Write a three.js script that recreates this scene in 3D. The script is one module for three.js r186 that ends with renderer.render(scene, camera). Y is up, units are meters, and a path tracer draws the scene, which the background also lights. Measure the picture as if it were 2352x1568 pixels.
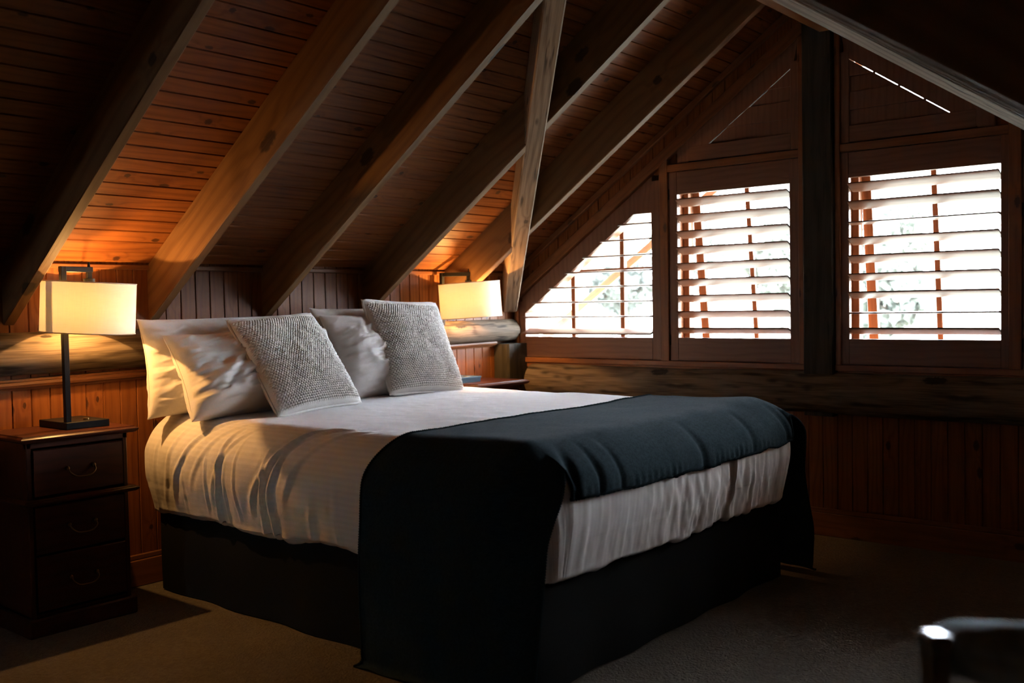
import * as THREE from 'three';
import { mergeGeometries, mergeVertices, toCreasedNormals } from 'three/addons/utils/BufferGeometryUtils.js';
import { RoundedBoxGeometry } from 'three/addons/geometries/RoundedBoxGeometry.js';

// ---------------------------------------------------------------- camera, sky, exposure
const scene = new THREE.Scene();
const renderer = new THREE.WebGLRenderer({ antialias: true });
renderer.toneMapping = THREE.LinearToneMapping;
renderer.toneMappingExposure = 1.0;
renderer.shadowMap.enabled = true;
renderer.shadowMap.type = THREE.PCFSoftShadowMap;

const V = (x, y, z) => new THREE.Vector3(x, y, z);
const EYE = V(4.081, 1.21, 4.931);
const FOCAL = 2287;                                   // in pixels of the 2352 x 1568 frame
const camera = new THREE.PerspectiveCamera(2 * Math.atan(784 / FOCAL) * 180 / Math.PI, 2352 / 1568, 0.05, 400);
camera.position.copy(EYE);
camera.up.set(-0.009, 0.999, -0.039);
camera.lookAt(EYE.clone().add(V(-0.6389, -0.0360, -0.7684)));
camera.focus = 4.2;
camera.userData.fStop = 2.4;
scene.add(camera);

// an even overcast sky, somewhat brighter overhead
const SKY = 92.0;
{
  const w = 64, h = 32, a = new Float32Array(w * h * 4);
  for (let j = 0; j < h; j++) for (let i = 0; i < w; i++) {
    const el = ((j + 0.5) / h - 0.5) * Math.PI, k = SKY * (el > 0 ? 0.8 + 0.35 * Math.sin(el) : 0.8), o = (j * w + i) * 4;
    a[o] = k * 0.90; a[o + 1] = k * 1.0; a[o + 2] = k * 1.12; a[o + 3] = 1;
  }
  const t = new THREE.DataTexture(a, w, h, THREE.RGBAFormat, THREE.FloatType);
  t.mapping = THREE.EquirectangularReflectionMapping; t.magFilter = THREE.LinearFilter; t.minFilter = THREE.LinearFilter; t.needsUpdate = true;
  scene.background = t;
}
const BULB_LEFT = 1.6, BULB_RIGHT = 1.7;            // candela
const LAMP_COLOR = new THREE.Color().setRGB(1.0, 0.50, 0.15);

// ---------------------------------------------------------------- helpers
function rng(seed) { let s = seed >>> 0; return () => { s = (s + 0x6D2B79F5) >>> 0; let t = s; t = Math.imul(t ^ (t >>> 15), t | 1); t ^= t + Math.imul(t ^ (t >>> 7), t | 61); return ((t ^ (t >>> 14)) >>> 0) / 4294967296; }; }
const hash = (x, y, s) => { let h = Math.imul(x, 374761393) ^ Math.imul(y, 668265263) ^ Math.imul(s, 2246822519); h = Math.imul(h ^ (h >>> 13), 1274126177); return ((h ^ (h >>> 16)) >>> 0) / 4294967296; };
const wrap = (a, n) => ((a % n) + n) % n;
function pn(x, y, px, py, s) {                        // value noise that repeats every px, py
  const ix = Math.floor(x), iy = Math.floor(y), fx = x - ix, fy = y - iy, u = fx * fx * (3 - 2 * fx), v = fy * fy * (3 - 2 * fy);
  const a = wrap(ix, px), b = wrap(ix + 1, px), c = wrap(iy, py), d = wrap(iy + 1, py);
  return (hash(a, c, s) * (1 - u) + hash(b, c, s) * u) * (1 - v) + (hash(a, d, s) * (1 - u) + hash(b, d, s) * u) * v;
}
const noise = (x, y, s) => pn(x, y, 1 << 20, 1 << 20, s) * 2 - 1;
function fbm(x, y, s, n = 3) { let a = 0, k = 1, f = 1; for (let i = 0; i < n; i++) { a += noise(x * f + 71.3 * i, y * f + 13.7 * i, s + i) * k; k *= 0.5; f *= 2.03; } return a; }
const clamp = (x, a, b) => Math.min(b, Math.max(a, x)), lerp = (a, b, t) => a + (b - a) * t;
const smooth = (a, b, x) => { const t = clamp((x - a) / (b - a), 0, 1); return t * t * (3 - 2 * t); };

const taken = {};
const numbered = (n) => { const k = taken[n] = (taken[n] ?? -1) + 1; return k ? n + '_' + String(k).padStart(3, '0') : n; };
function shade(o) { o.traverse((m) => { if (m.isMesh) { m.castShadow = true; m.receiveShadow = true; } }); return o; }
function mesh(name, geo, mat, parent) {
  const list = Array.isArray(geo) ? geo : [geo];
  const m = new THREE.Mesh(list.length > 1 ? mergeGeometries(list.map((g) => (g.index ? g.toNonIndexed() : g))) : list[0], mat);
  m.name = parent ? name : numbered(name);
  m.castShadow = m.receiveShadow = true;
  (parent ?? scene).add(m);
  return m;
}
function group(name, pos = [0, 0, 0], turn = 0) { const g = new THREE.Group(); g.name = numbered(name); g.position.set(...pos); g.rotation.y = turn; scene.add(g); return g; }
function sub(name, parent) { const g = new THREE.Group(); g.name = name; parent.add(g); return g; }
function tag(o, label, category, grp, kind) { o.userData.label = label; if (category) o.userData.category = category; if (grp) o.userData.group = grp; if (kind) o.userData.kind = kind; return o; }
const structure = (o, label) => { o.userData.kind = 'structure'; if (label) o.userData.label = label; return o; };

// a chamfered timber of section w (x) by t (y) along z, from z = 0 to len; u runs round the section and v along it, in metres
function plank(len, w, t, ch = 0.003, du = 0, dv = 0) {
  const a = w / 2, b = t / 2, c = Math.min(ch, a * 0.9, b * 0.9);
  const p = [[-a + c, -b], [a - c, -b], [a, -b + c], [a, b - c], [a - c, b], [-a + c, b], [-a, b - c], [-a, -b + c]];
  const pos = [], uv = [];
  let run = 0;
  for (let i = 0; i < 8; i++) {
    const q = p[i], r = p[(i + 1) % 8], l = Math.hypot(r[0] - q[0], r[1] - q[1]), u0 = run + du, u1 = run + l + du; run += l;
    pos.push(q[0], q[1], 0, r[0], r[1], 0, r[0], r[1], len, q[0], q[1], 0, r[0], r[1], len, q[0], q[1], len);
    uv.push(u0, dv, u1, dv, u1, len + dv, u0, dv, u1, len + dv, u0, len + dv);
  }
  for (let i = 1; i < 7; i++) {
    pos.push(...p[0], 0, ...p[i + 1], 0, ...p[i], 0, ...p[0], len, ...p[i], len, ...p[i + 1], len);
    for (const q of [p[0], p[i + 1], p[i], p[0], p[i], p[i + 1]]) uv.push(q[0] + du, q[1] * 0.2 + dv);
  }
  const g = new THREE.BufferGeometry();
  g.setAttribute('position', new THREE.Float32BufferAttribute(pos, 3)); g.setAttribute('uv', new THREE.Float32BufferAttribute(uv, 2));
  g.computeVertexNormals();
  return g;
}
const _m = new THREE.Matrix4();
// the matrix that lays a timber from p0 to p1 with its section's x axis along wd
function lay(p0, p1, wd) {
  const z = p1.clone().sub(p0).normalize(), y = z.clone().cross(wd).normalize(), x = y.clone().cross(z).normalize();
  return new THREE.Matrix4().makeBasis(x, y, z).setPosition(p0);
}
function timber(p0, p1, wd, w, t, ch = 0.003, du = 0, dv = 0) { return plank(p0.distanceTo(p1), w, t, ch, du, dv).applyMatrix4(lay(p0, p1, wd)); }
const bar = (x0, x1, y0, y1, z0, z1, ch = 0.003, du = 0, dv = 0) => {   // an axis-aligned timber, grain along its longest side
  const cx = (x0 + x1) / 2, cy = (y0 + y1) / 2, cz = (z0 + z1) / 2, dx = x1 - x0, dy = y1 - y0, dz = z1 - z0;
  if (dx >= dy && dx >= dz) return timber(V(x0, cy, cz), V(x1, cy, cz), V(0, 0, 1), dz, dy, ch, du, dv);
  if (dy >= dz) return timber(V(cx, y0, cz), V(cx, y1, cz), V(1, 0, 0), dx, dz, ch, du, dv);
  return timber(V(cx, cy, z0), V(cx, cy, z1), V(1, 0, 0), dx, dy, ch, du, dv);
};
function uvScale(g, u, v = u) { const a = g.attributes.uv; for (let i = 0; i < a.count; i++) a.setXY(i, a.getX(i) * u, a.getY(i) * v); return g; }
function ribbon(nu, nv, f) {                           // an indexed sheet; f(i/nu, j/nv) -> [x, y, z, u, v]
  const pos = [], uv = [], idx = [];
  for (let j = 0; j <= nv; j++) for (let i = 0; i <= nu; i++) { const p = f(i / nu, j / nv); pos.push(p[0], p[1], p[2]); uv.push(p[3] ?? i / nu, p[4] ?? j / nv); }
  for (let j = 0; j < nv; j++) for (let i = 0; i < nu; i++) { const a = j * (nu + 1) + i, b = a + 1, c = a + nu + 1, d = c + 1; idx.push(a, b, d, a, d, c); }
  const g = new THREE.BufferGeometry();
  g.setAttribute('position', new THREE.Float32BufferAttribute(pos, 3)); g.setAttribute('uv', new THREE.Float32BufferAttribute(uv, 2)); g.setIndex(idx); g.computeVertexNormals();
  return g;
}
function push(g, f) {                                  // moves every vertex along its normal by f(x, y, z, u, v)
  const p = g.attributes.position, n = g.attributes.normal, t = g.attributes.uv;
  for (let i = 0; i < p.count; i++) {
    const d = f(p.getX(i), p.getY(i), p.getZ(i), t.getX(i), t.getY(i), n.getX(i), n.getY(i), n.getZ(i));
    p.setXYZ(i, p.getX(i) + n.getX(i) * d, p.getY(i) + n.getY(i) * d, p.getZ(i) + n.getZ(i) * d);
  }
  g.computeVertexNormals();
  return g;
}

// ---------------------------------------------------------------- textures and materials
function texture(w, h, f, srgb, sizeU = 1, sizeV = 1) {
  const a = new Uint8Array(w * h * 4);
  for (let y = 0; y < h; y++) for (let x = 0; x < w; x++) { const c = f(x / w, y / h, x, y), o = (y * w + x) * 4; a[o] = clamp(c[0], 0, 1) * 255; a[o + 1] = clamp(c[1], 0, 1) * 255; a[o + 2] = clamp(c[2], 0, 1) * 255; a[o + 3] = 255; }
  const t = new THREE.DataTexture(a, w, h);
  t.magFilter = THREE.LinearFilter; t.minFilter = THREE.LinearMipmapLinearFilter; t.generateMipmaps = true; t.wrapS = t.wrapT = THREE.RepeatWrapping;
  if (srgb) t.colorSpace = THREE.SRGBColorSpace;
  t.repeat.set(1 / sizeU, 1 / sizeV); t.needsUpdate = true;
  return t;
}
const toS = (c) => c <= 0.0031308 ? 12.92 * c : 1.055 * Math.pow(c, 1 / 2.4) - 0.055;
const srgb = (c) => c.map(toS);
const mix3 = (a, b, t) => [lerp(a[0], b[0], t), lerp(a[1], b[1], t), lerp(a[2], b[2], t)];

// wood: rings and fine streaks along v, knots that bend them; light, dark and knot are linear colours
function wood({ seed, w = 256, h = 1024, su, sv, light, dark, knot, rings = 5, knots = 5, kr = 0.012, streak = 0.35, cracks = 0, rough = 0.5, bump = 0.0005, gloss = {} }) {
  const r = rng(seed), K = [];
  for (let i = 0; i < knots; i++) K.push([r() * su, r() * sv, kr * (0.5 + r()), 1.1 + r() * 1.2]);
  const cell = (u, v) => {
    const x = u * su, y = v * sv;
    let bend = (pn(u * 2, v * 3, 2, 3, seed) - 0.5) * 1.6 + (pn(u * 4, v * 9, 4, 9, seed + 1) - 0.5) * 0.5, kn = 0;
    for (const [kx, ky, rr, el] of K) {
      let dx = x - kx, dy = y - ky; dx -= su * Math.round(dx / su); dy -= sv * Math.round(dy / sv);
      const d = Math.hypot(dx / rr, dy / (rr * el));
      bend += 1.8 * Math.exp(-d * d * 0.16) * Math.sign(dx || 1) * Math.min(1, d * 0.4);
      kn = Math.max(kn, 1 - smooth(0.75, 1.25, d + (pn(u * 60, v * 200, 60, 200, seed + 9) - 0.5) * 0.4));
    }
    const ring = 0.5 + 0.5 * Math.sin(6.2832 * (u * rings + bend));
    const fine = pn(u * w / 3, v * 18, Math.round(w / 3), 18, seed + 3), mid = pn(u * 22, v * 7, 22, 7, seed + 4), patch = pn(u * 2, v * 5, 2, 5, seed + 5);
    let g = Math.pow(ring, 2.2) * 0.55 + (fine - 0.5) * streak + (mid - 0.5) * 0.5 + (patch - 0.5) * 0.45 + 0.18;
    let cr = 0;
    if (cracks) { const c = pn(u * 26 + bend * 0.6, v * 9, 26, 9, seed + 6), e = pn(u * 50, v * 30, 50, 30, seed + 7); cr = smooth(0.80 - cracks * 0.2, 0.92, c * 0.75 + e * 0.3); }
    return [clamp(g, 0, 1), kn, cr, fine];
  };
  const relief = new Float32Array(w * h);
  const map = texture(w, h, (u, v, px, py) => { const [g, kn, cr, fine] = cell(u, v); relief[py * w + px] = 0.75 - g * 0.3 - kn * 0.15 - cr * 0.55 + (fine - 0.5) * 0.25; let c = mix3(light, dark, g); c = mix3(c, knot, Math.max(kn * (0.8 + 0.2 * fine), cr * 0.85)); return srgb(c); }, true, su, sv);
  const bm = texture(w, h, (u, v, px, py) => { const b = relief[py * w + px]; return [b, b, b]; }, false, su, sv);
  return new THREE.MeshPhysicalMaterial({ map, bumpMap: bm, bumpScale: bump, roughness: rough, specularIntensity: 0.5, ...gloss });
}
const M = {};
M.pine = [1, 2].map((s) => wood({ seed: 11 * s, su: 0.16, sv: 1.6, light: [0.195, 0.067, 0.0155], dark: [0.122, 0.035, 0.0075], knot: [0.033, 0.011, 0.005], knots: 3, rings: 5, rough: 0.48, bump: 0.0004 }));
M.ceil = [3, 4].map((s) => wood({ seed: 17 * s, su: 0.16, sv: 1.6, light: [0.195, 0.067, 0.0155], dark: [0.122, 0.035, 0.0075], knot: [0.033, 0.011, 0.005], knots: 3, rings: 5, rough: 0.5, bump: 0.0004 }));
M.rafter = wood({ seed: 91, su: 0.5, sv: 2.4, w: 512, h: 1024, light: [0.174, 0.09, 0.0348], dark: [0.111, 0.0498, 0.0174], knot: [0.03, 0.0126, 0.0054], knots: 5, kr: 0.02, rings: 9, rough: 0.6, bump: 0.0006 });
M.brace = wood({ seed: 133, su: 0.4, sv: 2.0, w: 512, h: 1024, light: [0.264, 0.18, 0.116], dark: [0.144, 0.092, 0.056], knot: [0.04, 0.0264, 0.0176], knots: 3, rings: 14, streak: 0.8, cracks: 0.5, rough: 0.75, bump: 0.0016 });
M.log = wood({ seed: 171, su: 0.7, sv: 1.5, w: 512, h: 1024, light: [0.1355, 0.1029, 0.07045], dark: [0.05419, 0.03685, 0.02276], knot: [0.01355, 0.009749, 0.006502], knots: 7, kr: 0.02, rings: 9, streak: 0.9, cracks: 1, rough: 0.82, bump: 0.003 });
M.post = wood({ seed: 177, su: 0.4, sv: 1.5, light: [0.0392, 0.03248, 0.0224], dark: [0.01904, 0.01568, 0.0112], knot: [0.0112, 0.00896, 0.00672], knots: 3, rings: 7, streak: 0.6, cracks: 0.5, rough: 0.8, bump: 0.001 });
M.shutter = wood({ seed: 211, su: 0.2, sv: 1.0, light: [0.165, 0.079, 0.047], dark: [0.118, 0.053, 0.031], knot: [0.08, 0.035, 0.02], knots: 0, rings: 6, rough: 0.42, bump: 0.0002 });
M.slat = wood({ seed: 217, su: 0.2, sv: 1.0, light: [0.165, 0.079, 0.047], dark: [0.118, 0.053, 0.031], knot: [0.08, 0.035, 0.02], knots: 0, rings: 6, rough: 0.32, bump: 0.0001 });
M.trim = wood({ seed: 223, su: 0.2, sv: 1.2, light: [0.2, 0.079, 0.03], dark: [0.135, 0.049, 0.018], knot: [0.045, 0.018, 0.009], knots: 2, rings: 5, rough: 0.4, bump: 0.0003 });
M.sash = wood({ seed: 229, su: 0.2, sv: 1.2, light: [0.2, 0.079, 0.03], dark: [0.135, 0.049, 0.018], knot: [0.045, 0.018, 0.009], knots: 1, rings: 5, rough: 0.4, bump: 0.0003 });
M.mahogany = wood({ seed: 241, su: 0.35, sv: 0.9, light: [0.055, 0.014, 0.007], dark: [0.028, 0.0075, 0.004], knot: [0.03, 0.01, 0.006], knots: 0, rings: 7, rough: 0.32, bump: 0.0001, gloss: { specularIntensity: 0.45 } });
M.darkwood = wood({ seed: 251, su: 0.3, sv: 0.9, light: [0.03, 0.02, 0.014], dark: [0.016, 0.011, 0.008], knot: [0.01, 0.008, 0.006], knots: 0, rings: 6, rough: 0.3, bump: 0.0001, gloss: { clearcoat: 0.8, clearcoatRoughness: 0.15 } });
M.soffit = new THREE.MeshStandardMaterial({ color: new THREE.Color().setRGB(0.75, 0.70, 0.62), roughness: 0.7 });
M.black = new THREE.MeshPhysicalMaterial({ color: new THREE.Color().setRGB(0.0075, 0.007, 0.007), roughness: 0.5, metalness: 0.0, specularIntensity: 0.3 });
M.brass = new THREE.MeshStandardMaterial({ color: new THREE.Color().setRGB(0.16, 0.115, 0.06), roughness: 0.4, metalness: 1 });
M.glass = new THREE.MeshPhysicalMaterial({ color: 0xffffff, roughness: 0.02, transmission: 1, thickness: 0, ior: 1.5 });

function cloth(seed, base, vary, n, size, bump, opt = {}) {                 // plain weave with slubs
  const map = texture(n, n, (u, v, x, y) => { const k = 1 + (pn(u * 40, v * 40, 40, 40, seed) - 0.5) * vary + (hash(x, y, seed + 2) - 0.5) * vary * 0.8; return srgb([base[0] * k, base[1] * k, base[2] * k]); }, true, size, size);
  const b = texture(n, n, (u, v, x, y) => { const k = 0.5 + 0.25 * Math.sin(x * Math.PI / 2) * Math.cos(y * Math.PI / 2) + (hash(x, y, seed + 5) - 0.5) * 0.4; return [k, k, k]; }, false, size, size);
  return new THREE.MeshPhysicalMaterial({ map, bumpMap: b, bumpScale: bump, roughness: 0.9, side: THREE.DoubleSide, ...opt });
}
M.linen = cloth(301, [0.74, 0.71, 0.67], 0.05, 256, 0.12, 0.0002, { sheen: 0.2, sheenRoughness: 0.6 });
M.knit = cloth(311, [0.74, 0.715, 0.665], 0.16, 256, 0.05, 0.0006);
M.wool = cloth(321, [0.020, 0.0355, 0.042], 0.5, 512, 0.20, 0.0014, { specularIntensity: 0.12, roughness: 1 });
M.valance = cloth(331, [0.014, 0.014, 0.013], 0.3, 256, 0.1, 0.0004, { specularIntensity: 0.15, roughness: 1 });
M.cord = cloth(341, [0.22, 0.31, 0.36], 0.3, 256, 0.06, 0.0004, { sheen: 0.6, sheenRoughness: 0.4, sheenColor: new THREE.Color().setRGB(0.25, 0.36, 0.42) });
M.shade = (() => {
  const map = texture(256, 256, (u, v, x, y) => { const k = 1 + (pn(u * 128, v * 5, 128, 5, 7) - 0.5) * 0.05 + (pn(u * 5, v * 128, 5, 128, 8) - 0.5) * 0.05; return srgb([0.72 * k, 0.68 * k, 0.60 * k]); }, true, 0.15, 0.15);
  return new THREE.MeshPhysicalMaterial({ map, roughness: 1, transmission: 0.112, thickness: 0, side: THREE.DoubleSide, specularIntensity: 0.1 });
})();
// white sateen with woven stripes that run the length of the bed (u is across the stripes)
M.duvet = (() => {
  const stripe = (u) => smooth(-0.15, 0.15, Math.sin(u * 2 * Math.PI * 8));
  const map = texture(512, 128, (u, v, x, y) => { const s = stripe(u), k = (hash(x, y, 3) - 0.5) * 0.03 + 1; return srgb([lerp(0.735, 0.77, s) * k, lerp(0.71, 0.745, s) * k, lerp(0.69, 0.725, s) * k]); }, true, 0.176, 0.1);
  const b = texture(512, 128, (u, v, x, y) => { const k = 0.4 + 0.35 * stripe(u) + (hash(x, y, 5) - 0.5) * 0.15; return [k, k, k]; }, false, 0.176, 0.1);
  const r = texture(512, 16, (u) => { const k = lerp(0.95, 0.78, stripe(u)); return [k, k, k]; }, false, 0.176, 0.1);
  return new THREE.MeshPhysicalMaterial({ map, bumpMap: b, bumpScale: 0.00025, roughnessMap: r, roughness: 1, side: THREE.DoubleSide });
})();
M.carpet = (() => {
  const map = texture(512, 512, (u, v, x, y) => { const k = 0.75 + 0.35 * hash(x, y, 41) + 0.25 * (pn(u * 90, v * 90, 90, 90, 42) - 0.5) + 0.12 * (pn(u * 6, v * 6, 6, 6, 43) - 0.5); return srgb([0.125 * k, 0.102 * k, 0.072 * k]); }, true, 1.1, 1.1);
  const b = texture(512, 512, (u, v, x, y) => { const k = 0.5 * hash(x, y, 44) + 0.5 * pn(u * 170, v * 170, 170, 170, 45); return [k, k, k]; }, false, 1.1, 1.1);
  return new THREE.MeshStandardMaterial({ map, bumpMap: b, bumpScale: 0.006, roughness: 1 });
})();

// ---------------------------------------------------------------- the room: floor, roof slopes, walls
const SL = 0.686, Y0 = 1.415, RIDGE = 2.095, COS = 1 / Math.hypot(1, SL), SIN = SL * COS;   // roof pitch, eaves height, ridge
const ceilY = (x) => x < RIDGE ? Y0 + SL * x : Y0 + SL * (2 * RIDGE - x);
const ZR = 6.2, XR = 4.62;                              // rear wall, opposite wall
const RND = rng(5);

{ const f = mesh('floor', bar(-0.2, XR + 0.2, -0.16, 0, -0.2, ZR + 0.2, 0.001), M.carpet); structure(f, 'brown cut-pile carpet floor'); }

// both roof slopes: a solid deck above, tongue-and-groove boards below it, each board a piece
{
  const c = group('ceiling'); structure(c, 'sloping ceiling of knotty pine boards under the roof');
  const up = V(SIN, COS, 0).negate();
  for (const side of [0, 1]) {
    const P = (s, n, z) => side ? V(2 * RIDGE - s * COS - n * SIN * -1, Y0 + s * SIN + n * COS, z) : V(s * COS - n * SIN, Y0 + s * SIN + n * COS, z);
    const total = RIDGE / COS, first = side ? -(XR - 2 * RIDGE + 0.15) / COS : -0.75;
    mesh('roof_deck', timber(P((first + total) / 2, 0.075, -1.0), P((first + total) / 2, 0.075, ZR + 0.2), V(side ? -COS : COS, SIN, 0), total - first + 0.05, 0.09, 0.001), M.trim, c);
    const W = 0.072, variants = [0, 1, 2, 3, 4, 5].map((k) => plank(ZR + 0.35, W - 0.0012, 0.018, 0.0036, k * 0.047, k * 0.63));
    const lo = side ? first : -0.05;
    for (let s = total - W, k = 0; s > lo; s -= W, k++) {
      const m = mesh('board', variants[(k * 5 + side * 2) % 6], M.ceil[(k * 7 + (k >> 1)) % 2], c);
      m.applyMatrix4(lay(P(s + W / 2, 0.009, -0.13), P(s + W / 2, 0.009, ZR + 0.22), V(side ? -COS : COS, SIN, 0)));
    }
    // soffit of the overhang outside the gable, boards laid down the slope
    for (let k = 0; k < 9; k++) { const z = -0.17 - k * 0.092; mesh('soffit_board', timber(P(-0.7, 0.018, z), P(total, 0.018, z), V(0, 0, 1), 0.089, 0.018, 0.003), M.soffit, c); }
  }
}

// rafters: 45 x 205 mm, about 630 mm apart
const RZ = [0.651, 1.282, 1.943, 2.552, 3.181, 3.81, 4.44, 5.07, 5.70];
function rafter(z, right, k) {
  const d = 0.205, off = -d / 2 + 0.001, q = (s) => right ? V(2 * RIDGE - s * COS - off * SIN * -1, Y0 + s * SIN + off * COS, z - 0.0225) : V(s * COS - off * SIN, Y0 + s * SIN + off * COS, z - 0.0225);
  const g = timber(q(right ? -0.5 : -0.14), q(RIDGE / COS - 0.02), V(0, 0, 1), 0.045, d, 0.0035, k * 0.113, k * 0.71);
  return mesh('rafter', g, M.rafter);
}
const leftWords = ['rafter crossed low by the diagonal beam, above the far bedside lamp', 'rafter between the far cushion and the diagonal beam, cut across by it', 'rafter whose foot drops behind the gap between the knitted cushions', 'rafter lit orange along its flank beside the near bedside lamp', 'rafter whose underside glows just behind the near lamp shade', 'rafter next beyond the one behind the near lamp shade', 'second rafter beyond the near lamp shade', 'third rafter beyond the near lamp shade', 'fourth rafter beyond the near lamp shade'];
RZ.forEach((z, k) => tag(rafter(z, false, k), 'pine ' + leftWords[k], 'rafter', 'rafters over the bed'));
RZ.slice(0, 5).forEach((z, k) => tag(rafter(z, true, k + 11), 'dark pine rafter of the roof slope facing the bed', 'rafter', 'rafters of the opposite slope'));
tag(mesh('ridge_beam', bar(RIDGE - 0.035, RIDGE + 0.035, ceilY(RIDGE) - 0.30, ceilY(RIDGE) - 0.01, 0, ZR, 0.004), M.rafter), 'ridge beam where the rafters of both slopes meet', 'beam');

// the diagonal beams: from the corner log up under the rafters
function diagonal(right, label) {
  const fx = (x) => right ? 2 * RIDGE - x : x;
  const a = V(fx(0.034), 1.170, 0.078), b = V(fx(2.02), 2.536, 2.115), dir = b.clone().sub(a).normalize();
  const wd = V(-dir.z, 0, dir.x).normalize(), up = wd.clone().cross(dir).normalize(); if (up.y < 0) up.negate();
  const g = timber(a.clone().addScaledVector(up, 0.105), b.clone().addScaledVector(up, 0.105), wd, 0.088, 0.21, 0.006, right ? 0.2 : 0, right ? 0.9 : 0);
  return tag(mesh('diagonal_beam', g, M.brace), label, 'beam');
}
diagonal(false, 'weathered grey-brown diagonal beam rising from the far corner in front of the rafters');
diagonal(true, 'pale underside of the diagonal beam sloping down over the right-hand window');

// ---- eave wall (behind the bed)
const logTop = 1.128, railY = (z) => lerp(0.978, 0.930, clamp((z - 0.4) / 2.6, 0, 1.4));
{
  const w = group('wall_eave'); structure(w, 'low wall of upright pine boards behind the bed');
  mesh('wall_core', bar(-0.17, -0.02, -0.1, 1.50, -0.15, ZR + 0.2, 0.001), M.trim, w);
  const lower = [0, 1, 2, 3].map((k) => plank(0.99, 0.0757, 0.02, 0.0034, k * 0.041, k * 0.57)), upper = [0, 1, 2, 3].map((k) => plank(0.37, 0.0757, 0.02, 0.0034, k * 0.053, k * 0.39));
  for (let k = 0; k * 0.0769 < ZR - 0.1; k++) {
    const z = 0.043 + k * 0.0769;
    let m = mesh('board', lower[(k * 3) % 4], M.pine[k % 2], w); m.applyMatrix4(lay(V(-0.01, -0.02, z), V(-0.01, 1, z), V(0, 0, 1)));
    m = mesh('board', upper[(k * 7 + 1) % 4], M.pine[(k + 1) % 2], w); m.applyMatrix4(lay(V(-0.01, 1.08, z), V(-0.01, 2, z), V(0, 0, 1)));
  }
  structure(mesh('trim_1', timber(V(0.006, 1.408, 0), V(0.006, 1.408, ZR), V(0, 1, 0), 0.022, 0.02, 0.004), M.trim), 'thin cover strip where the low wall meets the ceiling');
  // moulded rail under the log
  const prof = [[0, -0.022], [0.008, -0.022], [0.012, -0.014], [0.022, -0.010], [0.027, 0], [0.024, 0.010], [0.014, 0.014], [0.012, 0.022], [0, 0.024]];
  const g = ribbon(prof.length - 1, 40, (a, b) => { const p = prof[Math.round(a * (prof.length - 1))], z = lerp(0.2, ZR, b); return [p[0], railY(z) + p[1], z, a * 0.09, z]; });
  structure(mesh('trim_2', toCreasedNormals(g, 0.5), M.sash), 'moulded pine rail under the wall log');
}
// ---- gable wall with the windows
const openY0 = 1.012, openY1 = 1.817;
const hypY = (x) => 1.162 + 0.69 * (x - 0.107);        // line of the sloping window heads
const W2 = [1.215, 1.880], W3 = [2.193, 2.893], MID = 2.044;
{
  const w = group('wall_gable'); structure(w, 'gable wall of pine boards with shuttered windows');
  const s = new THREE.Shape([[-0.16, -0.1], [XR + 0.2, -0.1], [XR + 0.2, ceilY(XR + 0.2) + 0.06], [RIDGE, ceilY(RIDGE) + 0.05], [-0.16, ceilY(-0.16) + 0.06]].map((p) => new THREE.Vector2(...p)));
  const hole = (pts) => { const h = new THREE.Path(); h.setFromPoints(pts.map((p) => new THREE.Vector2(...p))); s.holes.push(h); };
  const mir = (pts) => pts.map(([x, y]) => [2 * MID - x, y]).reverse();
  const trap = [[0.06, 0.965], [1.085, 0.965], [1.085, 1.87], [0.06, 1.163]], tri = [[1.35, 2.03], [1.915, 2.03], [1.915, 2.42]];
  hole(trap); hole([[1.185, 0.965], [1.915, 0.965], [1.915, 1.89], [1.185, 1.89]]); hole(tri);
  hole([[2.165, 0.965], [2.925, 0.965], [2.925, 1.89], [2.165, 1.89]]); hole(mir(trap)); hole(mir(tri));
  const g = new THREE.ExtrudeGeometry(s, { depth: 0.11, bevelEnabled: false }); g.translate(0, 0, -0.135);
  mesh('wall_core', g, M.sash, w);
  const N = 62, B = 0.0765;
  for (let k = 0; k < N; k++) {
    const x = -0.02 + (k + 0.5) * B, du = (k % 5) * 0.037, dv = (k % 7) * 0.31;
    if (x > XR) break;
    const put = (y0, y1) => { if (y1 - y0 < 0.02) return; const m = mesh('board', plank(y1 - y0, B - 0.0012, 0.02, 0.0034, du, dv), M.pine[k % 2], w); m.applyMatrix4(lay(V(x, y0, -0.013), V(x, y1, -0.013), V(1, 0, 0))); };
    put(-0.02, 0.86);
    const head = x < MID ? hypY(x) + 0.10 : hypY(2 * MID - x) + 0.10, top = ceilY(x) + 0.03;
    put(Math.min(Math.max(head, 0.86), top), top);
  }
  const b = bar(0.0, XR, 0, 0.118, 0, 0.016, 0.004); structure(mesh('baseboard_gable', [b, bar(0, XR, 0.118, 0.142, 0, 0.011, 0.004)], M.trim), 'pine skirting board under the windows');
  structure(mesh('baseboard_eave', [bar(0, 0.016, 0, 0.118, 0.02, ZR, 0.004), bar(0, 0.011, 0.118, 0.142, 0.02, ZR, 0.004)], M.trim), 'pine skirting board behind the bed');
  // cover strips under the ceiling on the gable
  for (const r of [0, 1]) {
    const P = (x) => V(r ? 2 * RIDGE - x : x, Y0 + SL * x - 0.022, 0.012);
    structure(mesh('trim_' + (3 + r), timber(P(0.0), P(RIDGE), V(0, 0, 1), 0.03, 0.034, 0.005), M.trim), 'cover strip following the roof slope on the gable wall');
  }
}
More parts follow.
